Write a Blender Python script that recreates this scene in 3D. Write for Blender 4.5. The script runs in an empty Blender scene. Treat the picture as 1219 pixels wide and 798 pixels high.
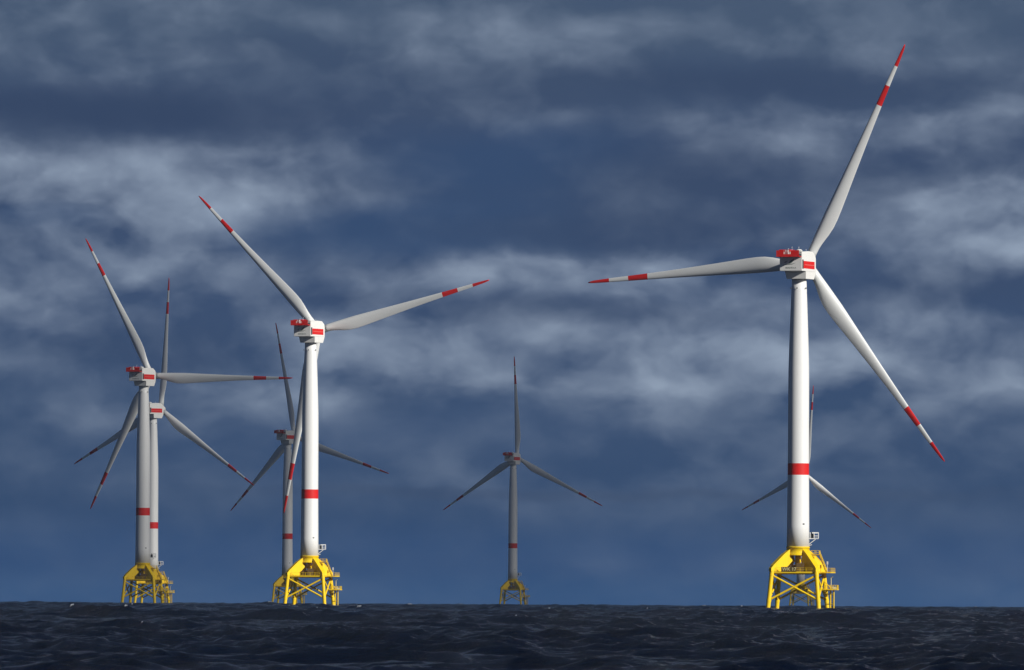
import bpy, bmesh, math, random
import numpy as np
from mathutils import Vector, Matrix

random.seed(7)
S = bpy.context.scene
COL = S.collection
R_EARTH = 6371000.0
FPX = 11400.0            # focal length in pixels of the 1219 px wide photograph
R = math.radians

# ----------------------------------------------------------------- materials
def new_mat(name):
    m = bpy.data.materials.new(name); m.use_nodes = True
    nt = m.node_tree
    return m, nt, nt.nodes['Principled BSDF']

def paint(name, col, rough=0.45, dirt=0.12, scale=0.35, streak=True, tide=False, dirt_col=(.25, .22, .17), spec=.5):
    """painted steel / fibreglass: base colour broken by faint weather streaks"""
    m, nt, b = new_mat(name)
    b.inputs['Specular IOR Level'].default_value = spec
    N, L = nt.nodes, nt.links
    tc = N.new('ShaderNodeTexCoord')
    mp = N.new('ShaderNodeMapping'); mp.inputs['Scale'].default_value = (1.6, 1.6, .16 if streak else 1.6)
    L.new(tc.outputs['Object'], mp.inputs['Vector'])
    n1 = N.new('ShaderNodeTexNoise'); n1.inputs['Scale'].default_value = scale * 2; n1.inputs['Detail'].default_value = 7
    n1.inputs['Roughness'].default_value = .65
    L.new(mp.outputs['Vector'], n1.inputs['Vector'])
    mr = N.new('ShaderNodeMapRange'); mr.inputs['From Min'].default_value = .5; mr.inputs['From Max'].default_value = .78
    mr.inputs['To Max'].default_value = dirt
    L.new(n1.outputs['Fac'], mr.inputs['Value'])
    mx = N.new('ShaderNodeMix'); mx.data_type = 'RGBA'
    mx.inputs['A'].default_value = (*col, 1); mx.inputs['B'].default_value = (*dirt_col, 1)
    L.new(mr.outputs['Result'], mx.inputs['Factor'])
    out = mx.outputs['Result']
    if tide:                                         # salt and growth just above the water
        sp = N.new('ShaderNodeSeparateXYZ'); L.new(tc.outputs['Object'], sp.inputs['Vector'])
        t = N.new('ShaderNodeMapRange'); t.inputs['From Min'].default_value = .95; t.inputs['From Max'].default_value = .35
        t.inputs['To Max'].default_value = .65
        L.new(sp.outputs['Z'], t.inputs['Value'])
        m2 = N.new('ShaderNodeMix'); m2.data_type = 'RGBA'; m2.inputs['B'].default_value = (.55, .5, .36, 1)
        L.new(t.outputs['Result'], m2.inputs['Factor']); L.new(out, m2.inputs['A']); out = m2.outputs['Result']
    L.new(out, b.inputs['Base Color'])
    rr = N.new('ShaderNodeMapRange'); rr.inputs['To Min'].default_value = rough - .1; rr.inputs['To Max'].default_value = rough + .15
    L.new(n1.outputs['Fac'], rr.inputs['Value']); L.new(rr.outputs['Result'], b.inputs['Roughness'])
    return m

M = dict(
    white=paint('tower_white', (.80, .80, .78), .4, .10, .5),
    blade=paint('blade_grey', (.76, .77, .75), .42, .12, .3),
    nac=paint('nacelle_white', (.80, .79, .75), .45, .14, .6),
    red=paint('signal_red', (.66, .012, .010), .55, .08, .5, spec=.25),
    redlight=paint('faded_red', (.72, .16, .13), .5, .10, .5),
    yellow=paint('signal_yellow', (.92, .62, .004), .5, .3, .5, tide=True, dirt_col=(.42, .2, .03), spec=.25),
    tan=paint('deck_equipment', (.30, .16, .03), .6, .4, 1.0),
    grating=paint('deck_grating', (.50, .36, .08), .7, .4, 1.2),
    brown=paint('brown_equipment', (.13, .075, .018), .6, .3, 1.0),  # brown darkened to imitate the shade between the support arms
    dark=paint('dark_steel', (.03, .032, .036), .6, .1, 1),
    grey=paint('logo_grey', (.13, .16, .14), .5, .05, 1),
    steel=paint('galvanised_steel', (.62, .64, .66), .4, .1, 1),
    plate=paint('plate_dark', (.10, .065, .012), .6, .2, 2),
    letter=paint('letter_cream', (.78, .68, .34), .5, .05, 2),
)

# --------------------------------------------------------------- mesh builder
class MB:
    def __init__(s): s.v = []; s.f = []; s.m = []; s.sm = []
    def add(s, vs, fs, mat=0, smooth=False):
        o = len(s.v); s.v += [tuple(v) for v in vs]
        for f in fs: s.f.append([i + o for i in f]); s.m.append(mat); s.sm.append(smooth)
    def box(s, lo, hi, mat=0, M4=None):
        x0, y0, z0 = lo; x1, y1, z1 = hi
        vs = [Vector(p) for p in ((x0,y0,z0),(x1,y0,z0),(x1,y1,z0),(x0,y1,z0),(x0,y0,z1),(x1,y0,z1),(x1,y1,z1),(x0,y1,z1))]
        if M4: vs = [M4 @ v for v in vs]
        s.add(vs, [(3,2,1,0),(4,5,6,7),(0,1,5,4),(1,2,6,5),(2,3,7,6),(3,0,4,7)], mat)
    def tube(s, a, b, r0, r1=None, n=12, mat=0, caps=True):
        a, b = Vector(a), Vector(b); r1 = r0 if r1 is None else r1
        d = (b - a).normalized(); q = d.to_track_quat('Z', 'Y')
        vs = []
        for p, r in ((a, r0), (b, r1)):
            for i in range(n):
                t = 2 * math.pi * i / n
                vs.append(p + q @ Vector((r * math.cos(t), r * math.sin(t), 0)))
        s.add(vs, [(i, (i+1) % n, n + (i+1) % n, n + i) for i in range(n)], mat, True)
        if caps: s.add(vs[:n], [tuple(reversed(range(n)))], mat); s.add(vs[n:], [tuple(range(n))], mat)
    def lathe(s, prof, n=48, axis='Z', mats=None, caps=True):
        """prof: list of (radius, height); mats: material of the band below each following ring"""
        P = lambda r, h, t: (r*math.cos(t), r*math.sin(t), h) if axis == 'Z' else (r*math.cos(t), h, -r*math.sin(t))
        o = len(s.v)
        for r, h in prof:
            for i in range(n): s.v.append(P(r, h, 2*math.pi*i/n))
        for k in range(len(prof)-1):
            for i in range(n):
                s.f.append([o+k*n+i, o+k*n+(i+1) % n, o+(k+1)*n+(i+1) % n, o+(k+1)*n+i])
                s.m.append(mats[k] if mats else 0); s.sm.append(True)
        if caps:
            s.f.append([o+i for i in reversed(range(n))]); s.m.append(0); s.sm.append(False)
            k = len(prof)-1
            s.f.append([o+k*n+i for i in range(n)]); s.m.append(0); s.sm.append(False)
    def prism(s, poly, ext, mat=0, M4=None):
        """poly: 3-D points of one face, ext: extrusion vector"""
        a = [Vector(p) for p in poly]; b = [p + Vector(ext) for p in a]; n = len(a)
        vs = a + b
        if M4: vs = [M4 @ v for v in vs]
        s.add(vs, [tuple(reversed(range(n))), tuple(range(n, 2*n))] + [(i, (i+1) % n, n+(i+1) % n, n+i) for i in range(n)], mat)
    def rail(s, pts, h=1.15, r=.045, gap=1.6, mat=0, solid=False):
        """guard rail along a polyline: posts, top rail, knee rail, kick board"""
        for a, b in zip(pts[:-1], pts[1:]):
            a, b = Vector(a), Vector(b); L = (b-a).length; k = max(1, round(L/gap))
            for i in range(k+1):
                p = a.lerp(b, i/k); s.tube(p, p + Vector((0,0,h)), r, n=6, mat=mat)
            for z in (h, h*.52): s.tube(a + Vector((0,0,z)), b + Vector((0,0,z)), r, n=6, mat=mat)
            s.tube(a + Vector((0,0,.1)), b + Vector((0,0,.1)), r*1.4, n=6, mat=mat)
    def build(s, name, mats, parent=None, bevel=0, auto=True):
        me = bpy.data.meshes.new(name)
        me.from_pydata([tuple(v) for v in s.v], [], s.f)
        for k in (mats if isinstance(mats, (list, tuple)) else [mats]): me.materials.append(k)
        me.polygons.foreach_set('material_index', s.m); me.polygons.foreach_set('use_smooth', s.sm)
        bm = bmesh.new(); bm.from_mesh(me); bmesh.ops.recalc_face_normals(bm, faces=bm.faces)
        if bevel: bmesh.ops.bevel(bm, geom=[e for e in bm.edges if e.calc_face_angle(0) > .5], offset=bevel, segments=2, affect='EDGES', profile=.6)
        bm.to_mesh(me); bm.free(); me.update()
        o = bpy.data.objects.new(name, me); COL.objects.link(o)
        if parent: o.parent = parent
        return o

def text_obj(name, body, size, mat, M4, parent, depth=.02):
    cu = bpy.data.curves.new(name, 'FONT'); cu.body = body; cu.size = size; cu.extrude = depth
    cu.align_x = 'CENTER'; cu.align_y = 'CENTER'; cu.resolution_u = 3
    t = bpy.data.objects.new(name, cu); COL.objects.link(t)
    bpy.context.view_layer.update()
    me = bpy.data.meshes.new_from_object(t.evaluated_get(bpy.context.evaluated_depsgraph_get()))
    bpy.data.objects.remove(t); bpy.data.curves.remove(cu)
    me.name = name; me.materials.clear(); me.materials.append(mat); me.transform(M4)
    o = bpy.data.objects.new(name, me); COL.objects.link(o); o.parent = parent
    return o

# ---------------------------------------------------------------- the turbine
ALPHA = R(-11.5)                       # all jackets stand the same way round
JA = Matrix.Rotation(ALPHA, 4, 'Z')
def J(x, y, z): return JA @ Vector((x, y, z))
def half(z): return 7.25 + (6.3 - 7.25) * z / 11.0       # half side of the jacket at height z
Z_TOP, H0 = 18.0, 98.2                 # top of the yellow part; hub height of the master
OVERHANG, CONE, TILT, RADIUS = 6.6, R(3), R(5), 67.5

root = bpy.data.objects.new('wind_turbine', None); COL.objects.link(root)
root.empty_display_size = 10

# --- foundation
CORN = [(-1, -1), (1, -1), (1, 1), (-1, 1)]
for sx, sy in CORN:
    m = MB()
    p0, p1 = J(sx*half(-5), sy*half(-5), -5), J(sx*half(11.2), sy*half(11.2), 11.2)
    m.tube(p0, p1, .60, .60, 20)
    for z in (2.9, 10.3):              # node collars where the braces meet
        a, b = J(sx*half(z-.5), sy*half(z-.5), z-.5), J(sx*half(z+.5), sy*half(z+.5), z+.5)
        m.tube(a, b, .66, .66, 20)
    m.build('foundation_leg', M['yellow'], root)
for k in range(4):
    a, b = CORN[k], CORN[(k+1) % 4]
    for p, q in ((a, b), (b, a)):
        m = MB()
        za, zb = 10.0, 3.0
        m.tube(J(p[0]*half(za), p[1]*half(za), za), J(q[0]*half(zb), q[1]*half(zb), zb), .27, .30, 12)
        m.build('brace', M['yellow'], root)
for sx, sy in CORN:                    # box girders from each leg up to the ring
    m = MB()
    ang = math.atan2(sy, sx)
    M4 = JA @ Matrix.Rotation(ang, 4, 'Z')
    w = .62
    poly = [(9.55, 10.95), (9.55, 11.9), (8.9, 12.6), (4.9, 16.0), (3.0, 17.35), (2.9, 15.4), (2.3, 14.0), (4.2, 12.1), (4.2, 10.95)]
    m.prism([(x, -w, z) for x, z in poly], (0, 2*w, 0), 0, M4)
    # top flange standing a little proud of the webs
    d = Vector((4.9-8.9, 0, 16.0-12.6)).normalized(); nrm = Vector((d.z, 0, -d.x))
    pts = [Vector((8.9, -w-.13, 12.6)), Vector((4.9, -w-.13, 16.0)), Vector((4.9, -w-.13, 16.0))+nrm*.09, Vector((8.9, -w-.13, 12.6))+nrm*.09]
    m.prism(pts, (0, 2*w+.26, 0), 0, M4)
    m.build('support_arm', M['yellow'], root)
m = MB()
m.lathe([(3.28, 15.5), (3.36, 15.5), (3.36, 15.8), (3.24, 15.85), (3.22, 17.6), (3.34, 17.62), (3.34, 17.9), (3.2, Z_TOP), (2.6, Z_TOP)], 56)
m.lathe([(.8, 10.95), (.8, 13.6), (.9, 13.65), (.9, 13.9), (.8, 13.95), (.8, 15.46)], 28)
m.lathe([(.7, 15.47), (3.2, 15.47), (3.2, 15.497), (.7, 15.497)], 40)
m.build('transition_piece', M['yellow'], root)

deck = MB()
hd = half(10.7) + .25
deck.box((-hd, -hd, 10.55), (hd, hd, 10.85), 0, JA)
deck.box((hd+.003, -1.6, 10.6), (hd + 3.0, hd, 10.84), 0, JA)
for y in np.linspace(-hd+1, hd-1, 5):
    deck.box((-hd+.3, y-.12, 10.2), (hd-.3, y+.12, 10.547), 0, JA)
deck = deck.build('deck', M['yellow'], root)
m = MB()
e = hd - .08
m.rail([J(-e+1.3, -e, 10.85), J(e-1.3, -e, 10.85)], mat=0)
m.rail([J(-e, e-1.3, 10.85), J(-e, -e+1.3, 10.85)]); m.rail([J(-e+1.3, e, 10.85), J(e-1.3, e, 10.85)])
m.rail([J(hd+.1, -1.5, 10.84), J(hd+2.9, -1.5, 10.84), J(hd+2.9, e, 10.84), J(hd+.1, e, 10.84)])
m.build('guard_rail', M['yellow'], deck)
for (x, y, w, d, h) in ((-2.9, .4, 1.9, 1.4, 2.0), (1.5, 1.2, 1.6, 1.6, 1.7), (-.8, 3.2, 2.6, 1.2, 2.1), (1.45, -4.55, 2.2, .9, 2.5), (-.9, -3.6, 1.5, 1.1, 1.9), (2.9, .9, 1.0, 1.2, 3.3)):
    m = MB(); m.box((x-w/2, y-d/2, 10.853), (x+w/2, y+d/2, 10.85+h), 0, JA)
    m.box((x-w/2+.12, y-d/2-.03, 11.0), (x-.06, y-d/2-.004, 10.7+h), 1, JA); m.box((x+.06, y-d/2-.03, 11.0), (x+w/2-.12, y-d/2-.004, 10.7+h), 1, JA)
    m.build('equipment_cabinet', [M['brown'] if y < 0 else M['tan'], M['brown']], deck)  # front cabinets take the dark brown that stands in for shade
for x, y in ((-2.0, -2.4), (2.6, -2.6)):  # ventilators: a stem with a cowl on top
    m = MB(); m.lathe([(.42, 0), (.42, 1.0), (.5, 1.1), (.62, 1.35), (.55, 1.6), (.2, 1.75)], 18)
    v_ = m.build('ventilator', M['tan'], deck); v_.location = J(x, y, 10.853)
m = MB(); m.tube(J(hd+1.2, 3.6, 10.84), J(hd+1.2, 3.6, 13.9), .09, .07, 8); m.box((hd+1.02, 3.4, 13.0), (hd+1.4, 3.8, 13.9), 0, JA)
m.build('navigation_lantern', M['steel'], deck)

# stairway from the deck extension up to a landing at the ring
st = MB()
a0, a1 = J(hd+1.2, 1.2, 10.85), J(4.4, 1.2, 15.75)
for yy in (.75, 1.65):
    st.prism([J(hd+1.5, yy, 10.85), J(hd+1.1, yy, 10.85), J(5.9, yy, 15.4), J(5.9, yy, 15.75)], JA.to_3x3() @ Vector((0, .08, 0)))
for i in range(18):
    t = (i+.5)/18; x = hd+1.25 + (5.9-hd-1.25)*t; z = 10.95 + (15.6-10.95)*t
    st.box((x-.14, .83, z-.03), (x+.14, 1.65, z+.03), 0, JA)
st.box((3.5, .3, 15.55), (6.0, 2.2, 15.75), 0, JA)
st = st.build('stairway', M['tan'], root)
m = MB()
for yy in (.75, 1.7):
    for z in (.55, 1.1): m.tube(J(hd+1.3, yy, 10.9+z), J(5.9, yy, 15.75+z), .045, n=6)
    for i in range(6):
        t = i/5; p = J(hd+1.3, yy, 10.9).lerp(J(5.9, yy, 15.75), t); m.tube(p, p+Vector((0,0,1.1)), .045, n=6)
m.rail([J(3.6, .35, 15.75), J(5.95, .35, 15.75)], gap=1.1); m.rail([J(3.6, 2.15, 15.75), J(5.95, 2.15, 15.75)], gap=1.1)
m.build('handrail', M['yellow'], st)

# low access platform and boat landing on the right-hand side
ap = MB(); ap.box((half(6)+.4, 1.2, 5.85), (half(6)+4.2, 4.6, 6.05), 0, JA)
for y in (1.6, 4.2): ap.tube(J(half(8.6), y, 8.6) if y > 4 else J(half(5.9)-.2, y, 5.7), J(half(6)+2.6, y, 5.75), .12, n=8)
ap.tube(J(half(6), 5.9, 5.2), J(half(6)+1.2, 4.4, 5.85), .14, n=8)
ap = ap.build('access_platform', M['yellow'], root)
m = MB(); x0, x1 = half(6)+.5, half(6)+4.1
m.rail([J(x0, 1.3, 6.05), J(x1, 1.3, 6.05), J(x1, 4.5, 6.05), J(x0, 4.5, 6.05)], r=.06, gap=.9)
m.build('guard_rail', M['yellow'], ap)
m = MB(); m.box((x1-1.15, 1.22, 6.1), (x1-.02, 1.26, 6.75), 0, JA)
m.build('kick_panel', M['letter'], ap)
m = MB(); p = J(x0+1.5, 4.3, 6.05); m.tube(p, p+Vector((0, 0, 3.3)), .11, .09, 8); m.tube(p+Vector((0,0,3.3)), p+Vector((.5,-.4,3.5)), .09, .07, 8)
m.build('davit_post', M['letter'], ap)
bl = MB()
for x, y in ((half(0)+1.5, 3.3), (half(0)+2.5, 3.0)):
    bl.tube(J(x, y, -4), J(x, y, 5.85), .17, .17, 12)
for z in (1.9, 4.7): bl.tube(J(half(z)-.3, 5.6, z), J(half(0)+2.5, 3.0, z), .14, n=8); bl.tube(J(half(0)+1.5, 3.3, z), J(half(0)+2.5, 3.0, z), .13, n=8)
bl = bl.build('boat_landing', M['yellow'], root)
m = MB(); xm = half(0)+2.0
for d in (-.3, .3): m.tube(J(xm+d, 3.3, -2), J(xm+d, 3.3, 7.1), .05, n=6)
for z in np.arange(-1.5, 6.9, .42): m.tube(J(xm-.3, 3.3, z), J(xm+.3, 3.3, z), .03, n=5)
m.build('ladder', M['yellow'], bl)

# --- tower (its origin at the flange so that its length can be set)
HT = H0 - 4.05 - Z_TOP
m = MB()
prof = []; mats = []
pts = [(18, 3.17), (24, 3.13), (30, 3.08), (38.4, 3.0), (41.7, 2.985), (52, 2.96), (62, 2.94), (69, 2.90), (74, 2.76), (80, 2.57), (86.5, 2.34), (91, 2.16), (H0-4.05, 2.04)]
for i, (z, r) in enumerate(pts):
    prof.append((r, z - Z_TOP))
    if i < len(pts)-1: mats.append(1 if abs(z-38.4) < .01 else 0)
m.lathe(prof, 64, mats=mats)
tower = m.build('tower', [M['white'], M['red']], root); tower.location = (0, 0, Z_TOP)
for t in (200, 255, 318):
    m = MB(); a = R(t); r = 2.13
    m.tube((r*math.cos(a), r*math.sin(a), HT-2.6), ((r+.45)*math.cos(a), (r+.45)*math.sin(a), HT-2.6), .07, n=6)
    m.tube(((r+.4)*math.cos(a), (r+.4)*math.sin(a), HT-2.75), ((r+.4)*math.cos(a), (r+.4)*math.sin(a), HT-2.3), .16, .12, 8)
    m.build('obstruction_light', M['dark'], tower)
m = MB(); m.box((3.1, -.3, 6.2), (3.14, .3, 6.6), 0, Matrix.Rotation(R(-62), 4, 'Z'))
m.build('hatch', M['dark'], tower)

# crane balcony on the right of the tower foot
cb = MB()
cb.box((3.0, -.9, 20.15), (5.75, .9, 20.35), 0)
for y in (-.8, .8):
    cb.tube((3.0, y, 18.6), (4.9, y, 20.1), .11, n=8); cb.tube((3.05, y, 18.3), (3.9, y, 18.55), .1, n=8)
cb = cb.build('crane_balcony', M['white'], root)
m = MB()
for x in (3.35, 4.45, 5.7):
    for y in (-.85, .85): m.tube((x, y, 20.35), (x, y, 22.0), .11, n=6)
for y in (-.85, .85):
    for z in (20.7, 21.1): m.tube((4.45, y, z), (5.7, y, z), .08, n=6)
    m.box((3.9, y-.05, 21.7), (5.75, y+.05, 22.05), 0)
for z in (20.7, 21.2, 21.9): m.tube((5.7, -.85, z), (5.7, .85, z), .08, n=6)
m.build('guard_rail', M['white'], cb)
m = MB(); m.box((3.4, -.5, 20.352), (4.3, .5, 21.6), 0); m.tube((3.9, 0, 21.6), (3.9, 0, 22.1), .22, .2, 10); m.tube((3.9, 0, 22.0), (5.3, 0, 21.75), .14, .1, 8)
m.build('crane', M['dark'], cb)

# --- nacelle: local +Y is upwind, origin at hub height on the tower axis
m = MB()
prof = [(-6.9, -1.9), (-6.9, 3.45), (-1.2, 3.75), (1.2, 3.55), (4.1, 2.3), (4.55, 1.6), (4.55, -1.3), (3.7, -4.0), (-3.2, -4.0), (-3.5, -1.9)]
W = 3.35
bm_ = MB()
up = [(-6.9, -1.9), (-6.9, 3.45), (-1.2, 3.8), (2.3, 3.7), (4.1, 2.7), (4.55, 1.7), (4.55, -1.9)]
bm_.prism([(-W, y, z) for y, z in up], (2*W, 0, 0))
nac = bm_.build('nacelle', M['nac'], root, bevel=.16)
m = MB()                                                       # machine bed housing, set back below
m.add([(-3.0, -3.5, -1.897), (W-.03, -3.5, -1.897), (W-.03, 4.5, -1.897), (-3.0, 4.5, -1.897),
       (-2.55, -3.3, -4.0), (W-.12, -3.3, -4.0), (W-.12, 3.4, -4.0), (-2.55, 3.4, -4.0)],
      [(0,1,2,3),(7,6,5,4),(0,4,5,1),(1,5,6,2),(2,6,7,3),(3,7,4,0)])
m.build('lower_housing', M['nac'], nac, bevel=.08)
m = MB(); m.lathe([(1.98, -4.62), (2.0, -4.6), (2.0, -4.003)], 40)
m.build('yaw_collar', M['dark'], nac)
for sx in (1, -1):
    m = MB()
    x0, x1 = sorted((sx*(W+.004), sx*(W+.05)))
    m.box((x0, -5.6, -1.15), (x1, 3.3, .93), 0)
    x0, x1 = sorted((sx*(W+.053), sx*(W+.1)))
    m.box((x0, -4.9, -.2), (x1, 2.9, -.02), 1)
    m.build('side_panel', [M['red'], M['redlight']], nac)
    m = MB(); x0, x1 = sorted((sx*(W+.004), sx*(W+.03))); m.box((x0, -6.72, -1.3), (x1, -5.7, 1.3), 0)
    m.build('vent', M['dark'], nac)
# hoist balcony: floor, red panels, gap with white gear
m = MB()
m.box((-3.55, -9.1, 2.0), (3.2, -6.95, 2.2), 0)
for x0, x1 in ((-3.55, -1.4), (.75, 3.2)): m.box((x0, -9.1, 2.203), (x1, -9.03, 3.8), 0)
m.box((-1.4, -9.1, 2.203), (.75, -9.05, 2.75), 0)
for x in (-3.55,): m.box((x, -9.027, 2.203), (x+.07, -6.95, 3.8), 0)
m.box((-3.55, -6.93, 3.5), (-.2, -3.2, 4.1), 0); 
hp = m.build('hoist_balcony', M['red'], nac)
m = MB()
for z in (3.1, 3.45, 3.8): m.tube((-1.4, -9.07, z), (.75, -9.07, z), .05, n=6)
for x in np.linspace(-1.4, .75, 6): m.tube((x, -9.07, 2.75), (x, -9.07, 3.8), .04, n=6)
m.build('gate', M['redlight'], hp)
m = MB(); m.box((-1.15, -8.7, 2.203), (-.35, -7.8, 3.95), 0); m.tube((-.75, -8.2, 3.9), (.1, -8.9, 4.25), .12, .09, 8); m.tube((.1, -8.9, 4.25), (.1, -8.9, 2.4), .03, n=5)
m.build('hoist', M['steel'], hp)
m = MB(); m.lathe([(.95, 3.66), (.9, 3.95), (.6, 4.2), (.05, 4.3)], 24)
o = m.build('roof_dome', M['nac'], nac); o.location = (1.6, -4.6, 0)
m = MB()
for z in (2.75, 3.25, 3.8): m.tube((3.15, -9.0, z), (3.15, -6.95, z), .06, n=6)
m.box((3.12, -9.02, 2.203), (3.15, -6.95, 2.7))
m.build('side_rail', M['dark'], hp)
for x, y, z, h in ((.1, -6.2, 3.5, 1.5), (1.9, -5.6, 3.5, 1.45), (-1.0, -6.6, 3.45, .9), (2.4, -1.0, 3.7, .7)):
    m = MB(); m.tube((x, y, z), (x, y, z+h), .055, .035, 6); m.tube((x-.18, y, z+h*.85), (x+.18, y, z+h*.85), .04, n=5)
    m.build('antenna', M['steel'], nac)
# emblem (leaf swooshes) and wordmark on the rear face
m = MB(); yb = -6.904
def leaf(pts):
    m.prism([(x, yb-.02, z) for x, z in pts], (0, .018, 0))
leaf([(-.75, .05), (.1, .25), (.75, .85), (1.0, 1.55), (.2, 1.2), (-.45, .65)])
leaf([(-2.9, -.35), (-1.2, .0), (.3, .1), (1.5, .35), (.4, -.08), (-1.2, -.22)])
leaf([(-2.2, .35), (-1.5, .75), (-.9, .9), (-1.3, .5)])
m.build('emblem', M['grey'], nac)
text_obj('wordmark', 'IBERDROLA', .62, M['grey'], Matrix.Translation((.0, yb-.004, -1.05)) @ Matrix.Rotation(R(90), 4, 'X'), nac, .01)
nac.location = (0, 0, H0)

# --- rotor: hub (local +Y upwind) carrying three blades
m = MB()
m.lathe([(1.9, -2.05), (2.0, -1.95), (2.0, -1.0), (2.05, 0), (1.95, 1.0), (1.65, 1.8), (1.1, 2.4), (.45, 2.7), (.03, 2.76)], 40, 'Y')
for k in range(3):
    q = Matrix.Rotation(k*2*math.pi/3, 4, 'Y') @ Matrix.Rotation(-CONE, 4, 'X')
    m.tube(q @ Vector((0, 0, .6)), q @ Vector((0, 0, 2.05)), 1.5, 1.47, 32)
hub = m.build('hub', M['nac'], root)

def blade_mesh():
    st = [(2.0, 2.62, 1, 20), (4.0, 2.62, 1, 20), (5.5, 2.8, .9, 20), (7.5, 3.35, .70, 20), (10, 4.1, .50, 19), (12.5, 4.55, .40, 17.5), (15, 4.62, .35, 15.5), (18, 4.4, .31, 13.3),
          (22, 4.0, .28, 11), (27, 3.5, .26, 9), (33, 2.95, .24, 7), (39, 2.45, .22, 5.2), (44, 2.08, .21, 4), (49.3, 1.76, .2, 3), (49.35, 1.755, .2, 3), (52.5, 1.58, .19, 2.4), (55.4, 1.42, .19, 1.9),
          (55.45, 1.415, .19, 1.9), (58.5, 1.26, .18, 1.3), (61.4, 1.10, .18, .8), (61.45, 1.097, .18, .8), (64.5, .88, .17, .3), (66.3, .72, .17, 0), (67.3, .5, .17, 0), (68.0, .2, .2, 0)]
    n = 28; m = MB(); o = 0; vs = []
    for r, c, th, tw in st:
        b = R(tw*.85)
        e = Vector((math.cos(b), -math.sin(b), 0)); nn = Vector((-math.sin(b), -math.cos(b), 0))
        circ = min(1, max(0, (th - .4) / .6)); pa = .5*circ + .31*(1-circ)
        for i in range(n):
            t = 2*math.pi*i/n
            x = .5*(1 - math.cos(t))                       # 0 leading edge, 1 trailing edge
            sgn = 1 if t < math.pi else -1
            yt = 5*th*(.2969*math.sqrt(x) - .126*x - .3516*x*x + .2843*x**3 - .1015*x**4)
            ya = sgn*yt*(1.15 if sgn > 0 else .85) + .03*(1-circ)*4*x*(1-x)
            yc = .5*math.sin(t)
            y = (yc*circ*min(1, th) + ya*(1-circ))
            p = e*((x-pa)*c) + nn*(y*c)
            vs.append((p.x, p.y + r*math.sin(CONE), r*math.cos(CONE)))
    fs = []; mt = []
    for k in range(len(st)-1):
        rr = .5*(st[k][0]+st[k+1][0])
        red = 49.34 < rr < 55.42 or rr > 61.42
        for i in range(n):
            fs.append([k*n+i, k*n+(i+1) % n, (k+1)*n+(i+1) % n, (k+1)*n+i]); mt.append(1 if red else 0)
    m.v = vs; m.f = fs; m.m = mt; m.sm = [True]*len(fs)
    m.f.append(list(range(n))[::-1]); m.m.append(0); m.sm.append(False)
    L = len(st)-1; m.f.append([L*n+i for i in range(n)]); m.m.append(1); m.sm.append(False)
    return m
b0 = blade_mesh().build('blade', [M['blade'], M['red']], hub)
b0.rotation_euler = (0, 0, 0)
for k in (1, 2):
    c = b0.copy(); COL.objects.link(c); c.parent = hub; c.rotation_euler = (0, k*2*math.pi/3, 0)

def copy_tree(o, parent=None):
    c = o.copy(); COL.objects.link(c)
    if parent: c.parent = parent
    for ch in list(o.children): copy_tree(ch, c)
    return c

#        x       y      yaw    rotor  hub height, label
SITES = [
 (80.6, 2689, 21.7, 25.7, 97.1, 'largest white turbine on the right, one blade stretched out level to the left'),
 (-71.4, 3396, 24.7, 75.3, 97.5, 'brightly sunlit white turbine left of the middle on a vivid yellow jacket'),
 (-158.6, 4126, 28.2, -28.7, 98.2, 'front turbine of the overlapping far left pair, grey shaded tower, blade pointing level right'),
 (-184.0, 4913, 36.2, 5.5, 99.4, 'rear turbine of the far left pair, shorter in view, one blade upright'),
 (-131.0, 5614, 34.4, -10.7, 98.3, 'dim grey turbine standing close behind the bright turbine left of the middle'),
 (1.3, 6394, 24.9, -1.5, 98.3, 'small dim turbine standing alone at the middle of the horizon, one blade straight up'),
 (218.7, 7225, 35.5, 6.6, 99.5, 'most distant turbine, tower hidden behind the largest tower, dark blades showing either side of it'),
]
def place(rt, site, label):
    x, y, yaw, th, H, _ = site
    rt.location = (x, y, -(x*x+y*y)/(2*R_EARTH))
    rt['label'] = label; rt['category'] = 'wind turbine'; rt['group'] = 'wind turbines of the offshore wind farm'
    for ch in rt.children:
        k = ch.name.split('.')[0]
        if k == 'tower': ch.scale = (1, 1, (H - 4.05 - Z_TOP)/HT)
        if k == 'nacelle': ch.location = (0, 0, H); ch.rotation_euler = (0, 0, -R(yaw))
        if k == 'hub':
            ch.matrix_local = (Matrix.Translation((0, 0, H)) @ Matrix.Rotation(-R(yaw), 4, 'Z') @ Matrix.Rotation(TILT, 4, 'X')
                               @ Matrix.Translation((0, OVERHANG, 0)) @ Matrix.Rotation(R(th), 4, 'Y'))
roots = [root] + [copy_tree(root) for _ in SITES[1:]]
for rt, s in zip(roots, SITES): place(rt, s, s[5])

# number plate hung on the front rail of the nearest jacket only
pm = MB(); yb2 = -hd - .12
pm.box((-3.6, yb2, 10.95), (.7, yb2+.06, 12.25), 0, JA)
plate = pm.build('number_plate', M['plate'], roots[0])
text_obj('plate_number', 'WK 17', 1.35, M['letter'], JA @ Matrix.Translation((-1.3, yb2-.03, 11.6)) @ Matrix.Rotation(R(90), 4, 'X'), plate, .02)

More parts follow.
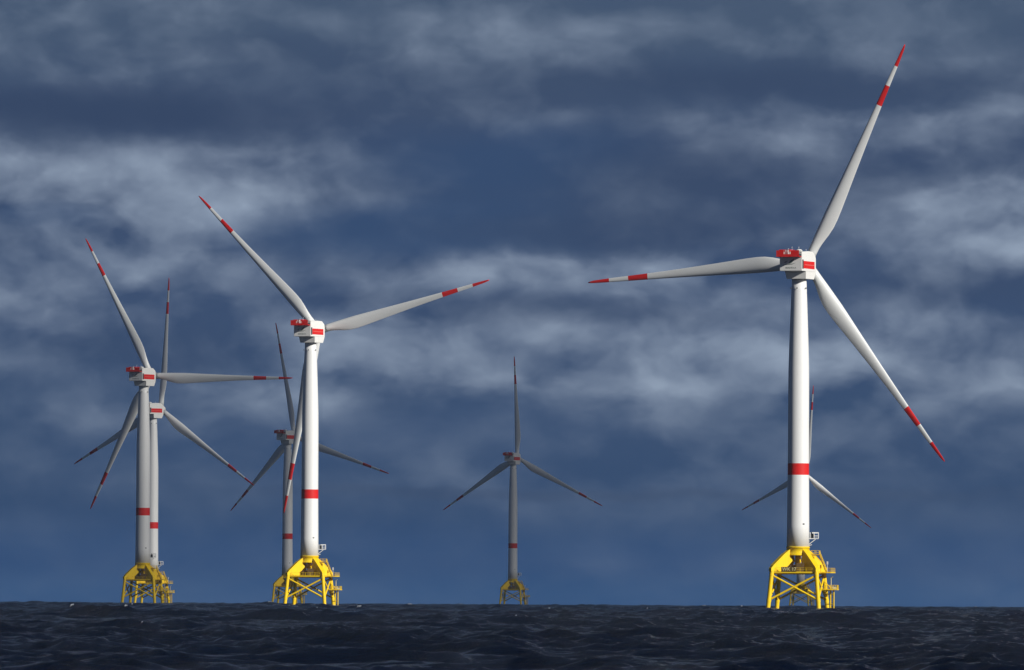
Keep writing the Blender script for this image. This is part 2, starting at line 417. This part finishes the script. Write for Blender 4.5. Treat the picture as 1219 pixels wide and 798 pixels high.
# ------------------------------------------------------------------------ sea
def build_sea():
    rng = np.random.default_rng(11)
    fine = np.arange(-R(4.6), R(4.6), 3.4e-4)
    left = -np.geomspace(R(4.62), math.pi, 50)[::-1]; right = np.geomspace(R(4.62), math.pi, 50)
    az = np.concatenate([left, fine, right])
    r_in = np.geomspace(1.0, 340, 60)[:-1]
    r_out = [340.0]
    while r_out[-1] < 9800: r_out.append(r_out[-1]*(1.0006 if r_out[-1] < 1500 else 1.0009 if r_out[-1] < 7300 else 1.004))
    rad = np.concatenate([r_in, np.array(r_out)])
    dr = np.gradient(rad)
    nA, nR = len(az), len(rad)
    Rg = np.repeat(rad[:, None], nA, 1).astype(np.float64)
    X = Rg*np.sin(az)[None]; Y = Rg*np.cos(az)[None]
    # sea state: wind sea running towards the camera and to the left, short chop on top
    ncomp = 128
    lam = np.exp(np.linspace(np.log(12), np.log(.7), ncomp-8) + rng.uniform(-.01, .01, ncomp-8))
    lam = np.concatenate([np.linspace(32, 15, 8), lam])
    k = 2*math.pi/lam
    steep = np.where(lam > 14, .034, .037*np.clip((12/lam)**.8/1.3, .6, 1.0))
    amp = steep/k
    spread = rng.normal(0, 1, ncomp)*np.interp(np.log(lam), [np.log(.7), np.log(12)], [.9, .55])
    th0 = math.atan2(-math.cos(R(24)), -math.sin(R(24)))
    th = th0 + spread
    kx, ky = k*np.cos(th), k*np.sin(th); ph = rng.uniform(0, 2*math.pi, ncomp)
    Z = np.zeros((nR, nA), np.float32); DX = np.zeros_like(Z); DY = np.zeros_like(Z); SL = np.zeros_like(Z)
    cosA = np.abs(np.cos(th - math.pi/2))
    # slow groups make calmer and rougher patches
    G = (1 + .24*np.sin(X*.051 + Y*.013 + 1.0) + .2*np.sin(X*.11 - Y*.024 + 2.2) + .16*np.sin(X*.023 + Y*.041)).astype(np.float32)
    for i in range(ncomp):
        w = np.clip((lam[i]/(dr*np.maximum(cosA[i], .35)) - 2.0)/2.0, 0, 1)
        rows = np.nonzero(w > 0)[0]
        if len(rows) == 0: continue
        a, b = rows[0], rows[-1]+1
        P = np.mod(kx[i]*X[a:b] + ky[i]*Y[a:b] + ph[i], 2*math.pi).astype(np.float32)
        c, s = np.cos(P), np.sin(P); ww = (amp[i]*w[a:b]).astype(np.float32)[:, None]
        Z[a:b] += ww*c
        q = 1.0
        DX[a:b] -= q*ww*s*math.cos(th[i]); DY[a:b] -= q*ww*s*math.sin(th[i])
        SL[a:b] += ww*k[i]*c
    Z *= G
    SG = SL*G; SG = SG/np.maximum(SG.std(1, keepdims=True), 1e-4)       # in units of the local roughness
    foam = np.clip((SG - 4.45)/.3, 0, 1)
    foam[(Rg < 340)] = 0
    Zc = Z - (X*X + Y*Y)/(2*R_EARTH)
    near = np.clip((rad-20)/60, 0, 1)[:, None]
    co = np.stack([X + DX*near, Y + DY*near, Zc*1.0 + (near-1)*Z], -1).reshape(-1, 3).astype(np.float32)
    me = bpy.data.meshes.new('sea')
    ii = np.arange(nR-1)[:, None]*nA; jj = np.arange(nA-1)[None]
    q = np.stack([ii+jj, ii+nA+jj, ii+nA+jj+1, ii+jj+1], -1).reshape(-1, 4)
    nf = len(q)
    me.vertices.add(len(co)); me.vertices.foreach_set('co', co.ravel())
    me.loops.add(nf*4); me.loops.foreach_set('vertex_index', q.ravel().astype(np.int32))
    me.polygons.add(nf); me.polygons.foreach_set('loop_start', np.arange(0, nf*4, 4, dtype=np.int32))
    me.polygons.foreach_set('use_smooth', np.ones(nf, bool))
    at = me.attributes.new('foam', 'FLOAT', 'POINT'); at.data.foreach_set('value', foam.astype(np.float32).ravel())
    me.update(calc_edges=True); me.validate()
    o = bpy.data.objects.new('sea', me); COL.objects.link(o); o['kind'] = 'structure'
    print('sea verts', len(co), 'Hs', 4*Z[(Rg > 400) & (Rg < 900)].std(), 'foam', (foam > 0).mean(), 'slope', SL[(Rg>400)&(Rg<900)].std())
    m, nt, b = new_mat('sea_water'); N, L = nt.nodes, nt.links
    b.inputs['Base Color'].default_value = (.004, .009, .026, 1); b.inputs['IOR'].default_value = 1.333
    b.inputs['Roughness'].default_value = .12
    tc = N.new('ShaderNodeTexCoord')
    mp = N.new('ShaderNodeMapping'); mp.inputs['Rotation'].default_value = (0, 0, R(24)); mp.inputs['Scale'].default_value = (.5, 1.3, 1)
    L.new(tc.outputs['Object'], mp.inputs['Vector'])
    n1 = N.new('ShaderNodeTexNoise'); n1.inputs['Scale'].default_value = 1.5; n1.inputs['Detail'].default_value = 7; n1.inputs['Roughness'].default_value = .7
    L.new(mp.outputs['Vector'], n1.inputs['Vector'])
    n0 = N.new('ShaderNodeTexNoise'); n0.inputs['Scale'].default_value = .2; n0.inputs['Detail'].default_value = 3; n0.inputs['Roughness'].default_value = .6
    L.new(mp.outputs['Vector'], n0.inputs['Vector'])
    ad = N.new('ShaderNodeMath'); ad.operation = 'MULTIPLY_ADD'; ad.inputs[1].default_value = 2.0
    L.new(n0.outputs['Fac'], ad.inputs[0]); L.new(n1.outputs['Fac'], ad.inputs[2])
    bp = N.new('ShaderNodeBump'); bp.inputs['Strength'].default_value = 1.0; bp.inputs['Distance'].default_value = 1.15
    L.new(ad.outputs[0], bp.inputs['Height']); L.new(bp.outputs['Normal'], b.inputs['Normal'])
    # foam on the steepest crests
    at = N.new('ShaderNodeAttribute'); at.attribute_name = 'foam'
    n2 = N.new('ShaderNodeTexNoise'); n2.inputs['Scale'].default_value = 3.5; n2.inputs['Detail'].default_value = 4
    L.new(tc.outputs['Object'], n2.inputs['Vector'])
    mu = N.new('ShaderNodeMath'); mu.operation = 'MULTIPLY'; L.new(at.outputs['Fac'], mu.inputs[0]); L.new(n2.outputs['Fac'], mu.inputs[1])
    mr = N.new('ShaderNodeMapRange'); mr.inputs['From Min'].default_value = .25; mr.inputs['From Max'].default_value = .5; L.new(mu.outputs[0], mr.inputs['Value'])
    fb = N.new('ShaderNodeBsdfDiffuse'); fb.inputs['Color'].default_value = (.42, .45, .49, 1)
    ms = N.new('ShaderNodeMixShader'); L.new(mr.outputs['Result'], ms.inputs['Fac']); L.new(b.outputs[0], ms.inputs[1]); L.new(fb.outputs[0], ms.inputs[2])
    L.new(ms.outputs[0], N['Material Output'].inputs['Surface'])
    me.materials.append(m)
build_sea()

# ------------------------------------------------------------- light and sky
SUN_AZ, SUN_EL = 49.0, 24.0            # to the right of straight behind the camera
sd = Vector((math.sin(R(SUN_AZ))*math.cos(R(SUN_EL)), -math.cos(R(SUN_AZ))*math.cos(R(SUN_EL)), math.sin(R(SUN_EL))))
sl = bpy.data.lights.new('sun', 'SUN'); sl.energy = 4.7; sl.angle = R(.53); sl.color = (1, .97, .92)
so = bpy.data.objects.new('sun', sl); COL.objects.link(so); so.rotation_euler = sd.to_track_quat('Z', 'Y').to_euler()
so.location = (0, 0, 300)

def srgb(r, g, b):
    f = lambda c: (c/255)/12.92 if c/255 <= .04045 else ((c/255+.055)/1.055)**2.4
    return (f(r), f(g), f(b))

def build_world():
    w = bpy.data.worlds.new('World'); S.world = w; w.use_nodes = True
    nt = w.node_tree; N, L = nt.nodes, nt.links
    bg = N['Background']; STR = .1; bg.inputs['Strength'].default_value = STR
    sky = N.new('ShaderNodeTexSky'); sky.sky_type = 'NISHITA'; sky.sun_disc = False
    sky.sun_elevation = R(SUN_EL); sky.sun_rotation = math.atan2(sd.x, sd.y)
    def math_(op, a, b=None, c=None, clamp=False):
        n = N.new('ShaderNodeMath'); n.operation = op; n.use_clamp = clamp
        for i, v in enumerate((a, b, c)):
            if v is None: continue
            if isinstance(v, (int, float)): n.inputs[i].default_value = v
            else: L.new(v, n.inputs[i])
        return n.outputs[0]
    tc = N.new('ShaderNodeTexCoord'); sp = N.new('ShaderNodeSeparateXYZ'); L.new(tc.outputs['Generated'], sp.inputs[0])
    az = math_('MULTIPLY', math_('ARCTAN2', sp.outputs['X'], sp.outputs['Y']), FPX/100)
    el = math_('MULTIPLY', math_('ARCSINE', sp.outputs['Z']), FPX/100)
    cb = N.new('ShaderNodeCombineXYZ'); L.new(az, cb.inputs['X']); L.new(el, cb.inputs['Y'])
    P = cb.outputs[0]
    def noise(scale, sx, sy, detail, rough=.55, off=(0, 0, 0), vec=None, dist=0):
        mp = N.new('ShaderNodeMapping'); mp.inputs['Scale'].default_value = (sx, sy, 1); mp.inputs['Location'].default_value = off
        L.new(vec or P, mp.inputs['Vector'])
        n = N.new('ShaderNodeTexNoise'); n.inputs['Scale'].default_value = scale; n.inputs['Detail'].default_value = detail
        n.inputs['Roughness'].default_value = rough; n.inputs['Distortion'].default_value = dist
        L.new(mp.outputs[0], n.inputs['Vector'])
        return n
    # billowing: push the lookup about with noise so that no cloud has a smooth outline
    wa = noise(.75, .8, 1.5, 6, .55)
    def vm(op, a, b):
        n = N.new('ShaderNodeVectorMath'); n.operation = op
        for i, v in enumerate((a, b)):
            if isinstance(v, tuple): n.inputs[i].default_value = v
            else: L.new(v, n.inputs[i])
        return n.outputs[0]
    Pw = vm('ADD', P, vm('MULTIPLY', vm('SUBTRACT', wa.outputs['Color'], (.5, .5, .5)), (.95, .5, 0)))
    def blob(cx, cy, ax, ay, k):
        """soft patch centred on photograph pixel (cx, cy), half widths ax, ay px"""
        n = N.new('ShaderNodeVectorMath'); n.operation = 'MULTIPLY_ADD'
        L.new(Pw, n.inputs[0])
        u, v = (cx-609.5)/100, (710-cy)/100; ax /= 100; ay /= 100
        n.inputs[1].default_value = (1/ax, 1/ay, 0); n.inputs[2].default_value = (-u/ax, -v/ay, 0)
        ln = N.new('ShaderNodeVectorMath'); ln.operation = 'LENGTH'; L.new(n.outputs[0], ln.inputs[0])
        mr = N.new('ShaderNodeMapRange'); mr.interpolation_type = 'SMOOTHERSTEP'
        mr.inputs['From Min'].default_value = 1.35; mr.inputs['From Max'].default_value = .1; mr.inputs['To Max'].default_value = k
        L.new(ln.outputs['Value'], mr.inputs['Value'])
        return mr.outputs['Result']
    def total(bl):
        t = None
        for b in bl:
            r = blob(*b); t = r if t is None else math_('ADD', t, r)
        return t
    bright = total(BRIGHT); blue = total(BLUE); dark = total(DARK)
    fd = noise(1.5, .6, 1.0, 5, .5, (7.7, .4, 0), Pw)      # fine wisps
    def body(vec):
        n = noise(.8, .6, 1.05, 5, .46, (9.4, 1.7, 0), vec).outputs['Fac']
        mp = N.new('ShaderNodeMapping'); mp.inputs['Scale'].default_value = (.7, 1.05, 1); L.new(vec, mp.inputs['Vector'])
        v = N.new('ShaderNodeTexVoronoi'); v.voronoi_dimensions = '2D'; v.feature = 'SMOOTH_F1'; v.inputs['Scale'].default_value = 1.15; v.inputs['Smoothness'].default_value = .9
        v.inputs['Detail'].default_value = 3.0; v.inputs['Roughness'].default_value = .48; v.normalize = True; v.inputs['Lacunarity'].default_value = 2.1
        L.new(mp.outputs[0], v.inputs['Vector'])
        lump = math_('SUBTRACT', 1.0, math_('MULTIPLY', v.outputs['Distance'], 1.6))
        return math_('ADD', math_('MULTIPLY', n, .72), math_('MULTIPLY', lump, .33))
    d0 = body(Pw); d1 = body(vm('ADD', Pw, (.14, .30, 0)))      # cloud mass here, and a little nearer the light
    def ramp(stops, fac):
        r = N.new('ShaderNodeValToRGB'); e = r.color_ramp.elements; r.color_ramp.interpolation = 'EASE'
        while len(e) < len(stops): e.new(.5)
        for s_, (p, c) in zip(e, stops): s_.position = p; s_.color = (*srgb(*c), 1)
        L.new(fac, r.inputs[0]); return r.outputs['Color']
    def mix(f, a, b):
        n = N.new('ShaderNodeMix'); n.data_type = 'RGBA'
        for s_, v in (('Factor', f), ('A', a), ('B', b)):
            if isinstance(v, tuple): n.inputs[s_].default_value = v
            elif isinstance(v, float): n.inputs[s_].default_value = v
            else: L.new(v, n.inputs[s_])
        return n.outputs['Result']
    fel = math_('DIVIDE', el, 7.1, None, True)
    base = ramp(BASE, fel)
    # brightness of the cloud deck at each point
    nb = math_('SUBTRACT', d0, .5); nd = math_('SUBTRACT', fd.outputs['Fac'], .5)
    upper = N.new('ShaderNodeMapRange'); upper.inputs['From Min'].default_value = .10; upper.inputs['From Max'].default_value = .42; upper.inputs['To Min'].default_value = .16
    L.new(fel, upper.inputs['Value']); upper = upper.outputs['Result']
    relief = math_('MULTIPLY', math_('SUBTRACT', d0, d1), 2.6)
    tex = math_('MULTIPLY', math_('ADD', math_('MULTIPLY', nb, 1.5), math_('MULTIPLY', nd, .6)), upper)
    cov = math_('ADD', math_('MULTIPLY', bright, 1.0), math_('MULTIPLY', tex, .7))
    mk = N.new('ShaderNodeMapRange'); mk.interpolation_type = 'SMOOTHSTEP'; mk.inputs['From Min'].default_value = -.18; mk.inputs['From Max'].default_value = 1.0
    L.new(cov, mk.inputs['Value'])
    light = math_('ADD', .60, math_('ADD', relief, math_('MULTIPLY', nd, .55)))
    lit = math_('ADD', math_('MULTIPLY', mk.outputs['Result'], light), math_('MULTIPLY', math_('MULTIPLY', relief, upper), .22))
    lit = math_('MAXIMUM', math_('MINIMUM', lit, 1.2), 0.0)
    c = mix(math_('MULTIPLY', lit, .85), base, (*srgb(144, 159, 180), 1))
    bl = math_('MULTIPLY', math_('ADD', blue, math_('MULTIPLY', tex, -.5)), .85, None, True)
    # clear gaps: the blue of the real sky, seen through thin veil
    gap = mix(.22, (*srgb(43, 77, 124), 1), (*srgb(40, 74, 118), 1))
    skyv = N.new('ShaderNodeVectorMath'); skyv.operation = 'SCALE'; L.new(sky.outputs[0], skyv.inputs[0]); skyv.inputs['Scale'].default_value = STR*.06
    gap = mix(.25, gap, skyv.outputs[0])
    c = mix(bl, c, gap)
    c = mix(math_('MULTIPLY', math_('ADD', dark, math_('MULTIPLY', tex, -.3)), .8, None, True), c, (*srgb(47, 65, 96), 1))
    # above the frame: the same heavy deck with thinner grey
    hi = N.new('ShaderNodeMapRange'); hi.interpolation_type = 'SMOOTHSTEP'; hi.inputs['From Min'].default_value = 8.5; hi.inputs['From Max'].default_value = 34
    L.new(el, hi.inputs['Value'])
    c = mix(hi.outputs['Result'], c, (*srgb(37, 52, 78), 1))
    sc = N.new('ShaderNodeVectorMath'); sc.operation = 'SCALE'; L.new(c, sc.inputs[0]); sc.inputs['Scale'].default_value = 1/STR
    L.new(sc.outputs[0], bg.inputs['Color'])
    w.cycles.sampling_method = 'MANUAL'; w.cycles.sample_map_resolution = 512

# positions in photograph pixels: (x, y, half width, half height, weight)
BASE = [(0, (40, 76, 120)), (.06, (35, 69, 113)), (.17, (38, 66, 104)), (.3, (45, 70, 106)), (.5, (53, 74, 108)), (.75, (56, 74, 105)), (1.0, (68, 86, 112))]
BRIGHT = [(140, 225, 350, 65, .54), (320, 195, 130, 45, .35), (170, 280, 170, 50, .75), (60, 340, 180, 80, .45), (460, 345, 280, 55, .36), (450, 425, 160, 70, .75), (690, 325, 220, 34, .45),
          (760, 432, 290, 70, .66), (1170, 260, 150, 75, .95), (1050, 150, 350, 40, .42), (900, 340, 340, 110, .18), (540, 40, 200, 45, .18), (100, 40, 300, 60, .1), (1120, 420, 300, 90, .4), (250, 480, 280, 60, .3), (900, 50, 400, 45, .1), (700, 560, 340, 60, .18), (1050, 530, 320, 60, .22),
          (300, 205, 70, 36, .45), (175, 262, 75, 28, .5), (440, 405, 80, 40, .45), (1180, 250, 95, 48, .95), (630, 322, 100, 20, .45), (690, 410, 80, 40, .3), (830, 425, 90, 40, .3)]
BLUE = [(480, 275, 270, 45, .95), (600, 195, 220, 60, .8), (60, 265, 90, 25, .5), (330, 530, 260, 50, .4), (560, 510, 280, 40, .4)]
DARK = [(640, 100, 420, 40, .35), (130, 140, 300, 42, 1.2), (860, 215, 260, 55, .6), (690, 372, 260, 22, .4), (460, 352, 130, 14, .3), (760, 275, 320, 30, .6), (1000, 95, 320, 32, .6), (1150, 335, 220, 36, .4), (560, 588, 340, 10, .45), (330, 65, 180, 28, .3), (180, 420, 170, 40, .35), (1000, 590, 300, 12, .35)]
build_world()

# -------------------------- unseen clouds off to the right, added and shaped to shade the far rows
def cloud(name, target, off, axes, dens, seed):
    h = Vector((sd.x, sd.y, 0)).normalized(); A = 700.0
    c = Vector(target) + h*off; c.z = A
    bm = bmesh.new(); bmesh.ops.create_icosphere(bm, subdivisions=5, radius=1)
    from mathutils import noise as mn
    q = Matrix.Rotation(math.atan2(h.y, h.x), 3, 'Z')
    for v in bm.verts:
        n = mn.fractal(v.co*1.6 + Vector((seed*3.1, 0, 0)), 1.0, 2.0, 4)
        p = v.co*(1 + .22*n); p.z = max(p.z, -.45 + .08*n)
        v.co = q @ Vector((p.x*axes[0], p.y*axes[1], p.z*axes[2]))
    me = bpy.data.meshes.new(name); bm.to_mesh(me); bm.free()
    o = bpy.data.objects.new(name, me); COL.objects.link(o); o.location = c; o['kind'] = 'structure'
    mm = bpy.data.materials.new('cloud_vapour'); mm.use_nodes = True; nt = mm.node_tree; nt.nodes.clear()
    out = nt.nodes.new('ShaderNodeOutputMaterial'); v = nt.nodes.new('ShaderNodeVolumePrincipled')
    v.inputs['Color'].default_value = (.95, .95, .95, 1); v.inputs['Density'].default_value = dens
    nt.links.new(v.outputs[0], out.inputs['Volume']); me.materials.append(mm)
cloud('cloud', (70, 6500, 0), 1500, (330, 1550, 150), .0055, 1)
cloud('cloud', (-131, 5560, 0), 1500, (300, 420, 130), .0042, 4)
cloud('cloud', (-165, 4050, 0), 1575, (215, 330, 110), .0038, 2)
cloud('cloud', (-184, 4960, 0), 1500, (260, 270, 110), .0024, 3)

# ---------------------------------------------------------------------- haze
HAZE = True
if HAZE:
    m = MB(); m.box((-9950, -9950, -12), (9950, 9950, 185))
    hz = m.build('haze', []); hz['kind'] = 'stuff'
    mm = bpy.data.materials.new('haze_air'); mm.use_nodes = True; nt = mm.node_tree; nt.nodes.clear()
    out = nt.nodes.new('ShaderNodeOutputMaterial'); v = nt.nodes.new('ShaderNodeVolumePrincipled')
    v.inputs['Color'].default_value = (.62, .78, 1, 1); v.inputs['Density'].default_value = 1.2e-5
    nt.links.new(v.outputs[0], out.inputs['Volume']); hz.data.materials.append(mm)

# -------------------------------------------------------------------- camera
cd = bpy.data.cameras.new('camera'); cam = bpy.data.objects.new('camera', cd); COL.objects.link(cam)
cd.sensor_width = 36; cd.sensor_fit = 'HORIZONTAL'; cd.lens = FPX/1219*36
cd.clip_start = .5; cd.clip_end = 60000
pitch = math.atan((710.3-399)/FPX)
cam.matrix_world = Matrix.Translation((0, 0, 3)) @ Matrix.Rotation(R(90)+pitch, 4, 'X') @ Matrix.Rotation(.0052, 4, 'Z')
S.camera = cam

S.render.engine = 'CYCLES'
S.cycles.max_bounces = 6; S.cycles.volume_bounces = 0; S.cycles.diffuse_bounces = 2; S.cycles.glossy_bounces = 2
S.cycles.use_denoising = True
S.view_settings.view_transform = 'Standard'; S.view_settings.look = 'None'; S.view_settings.exposure = 0; S.view_settings.gamma = 1
S.view_settings.use_curve_mapping = False
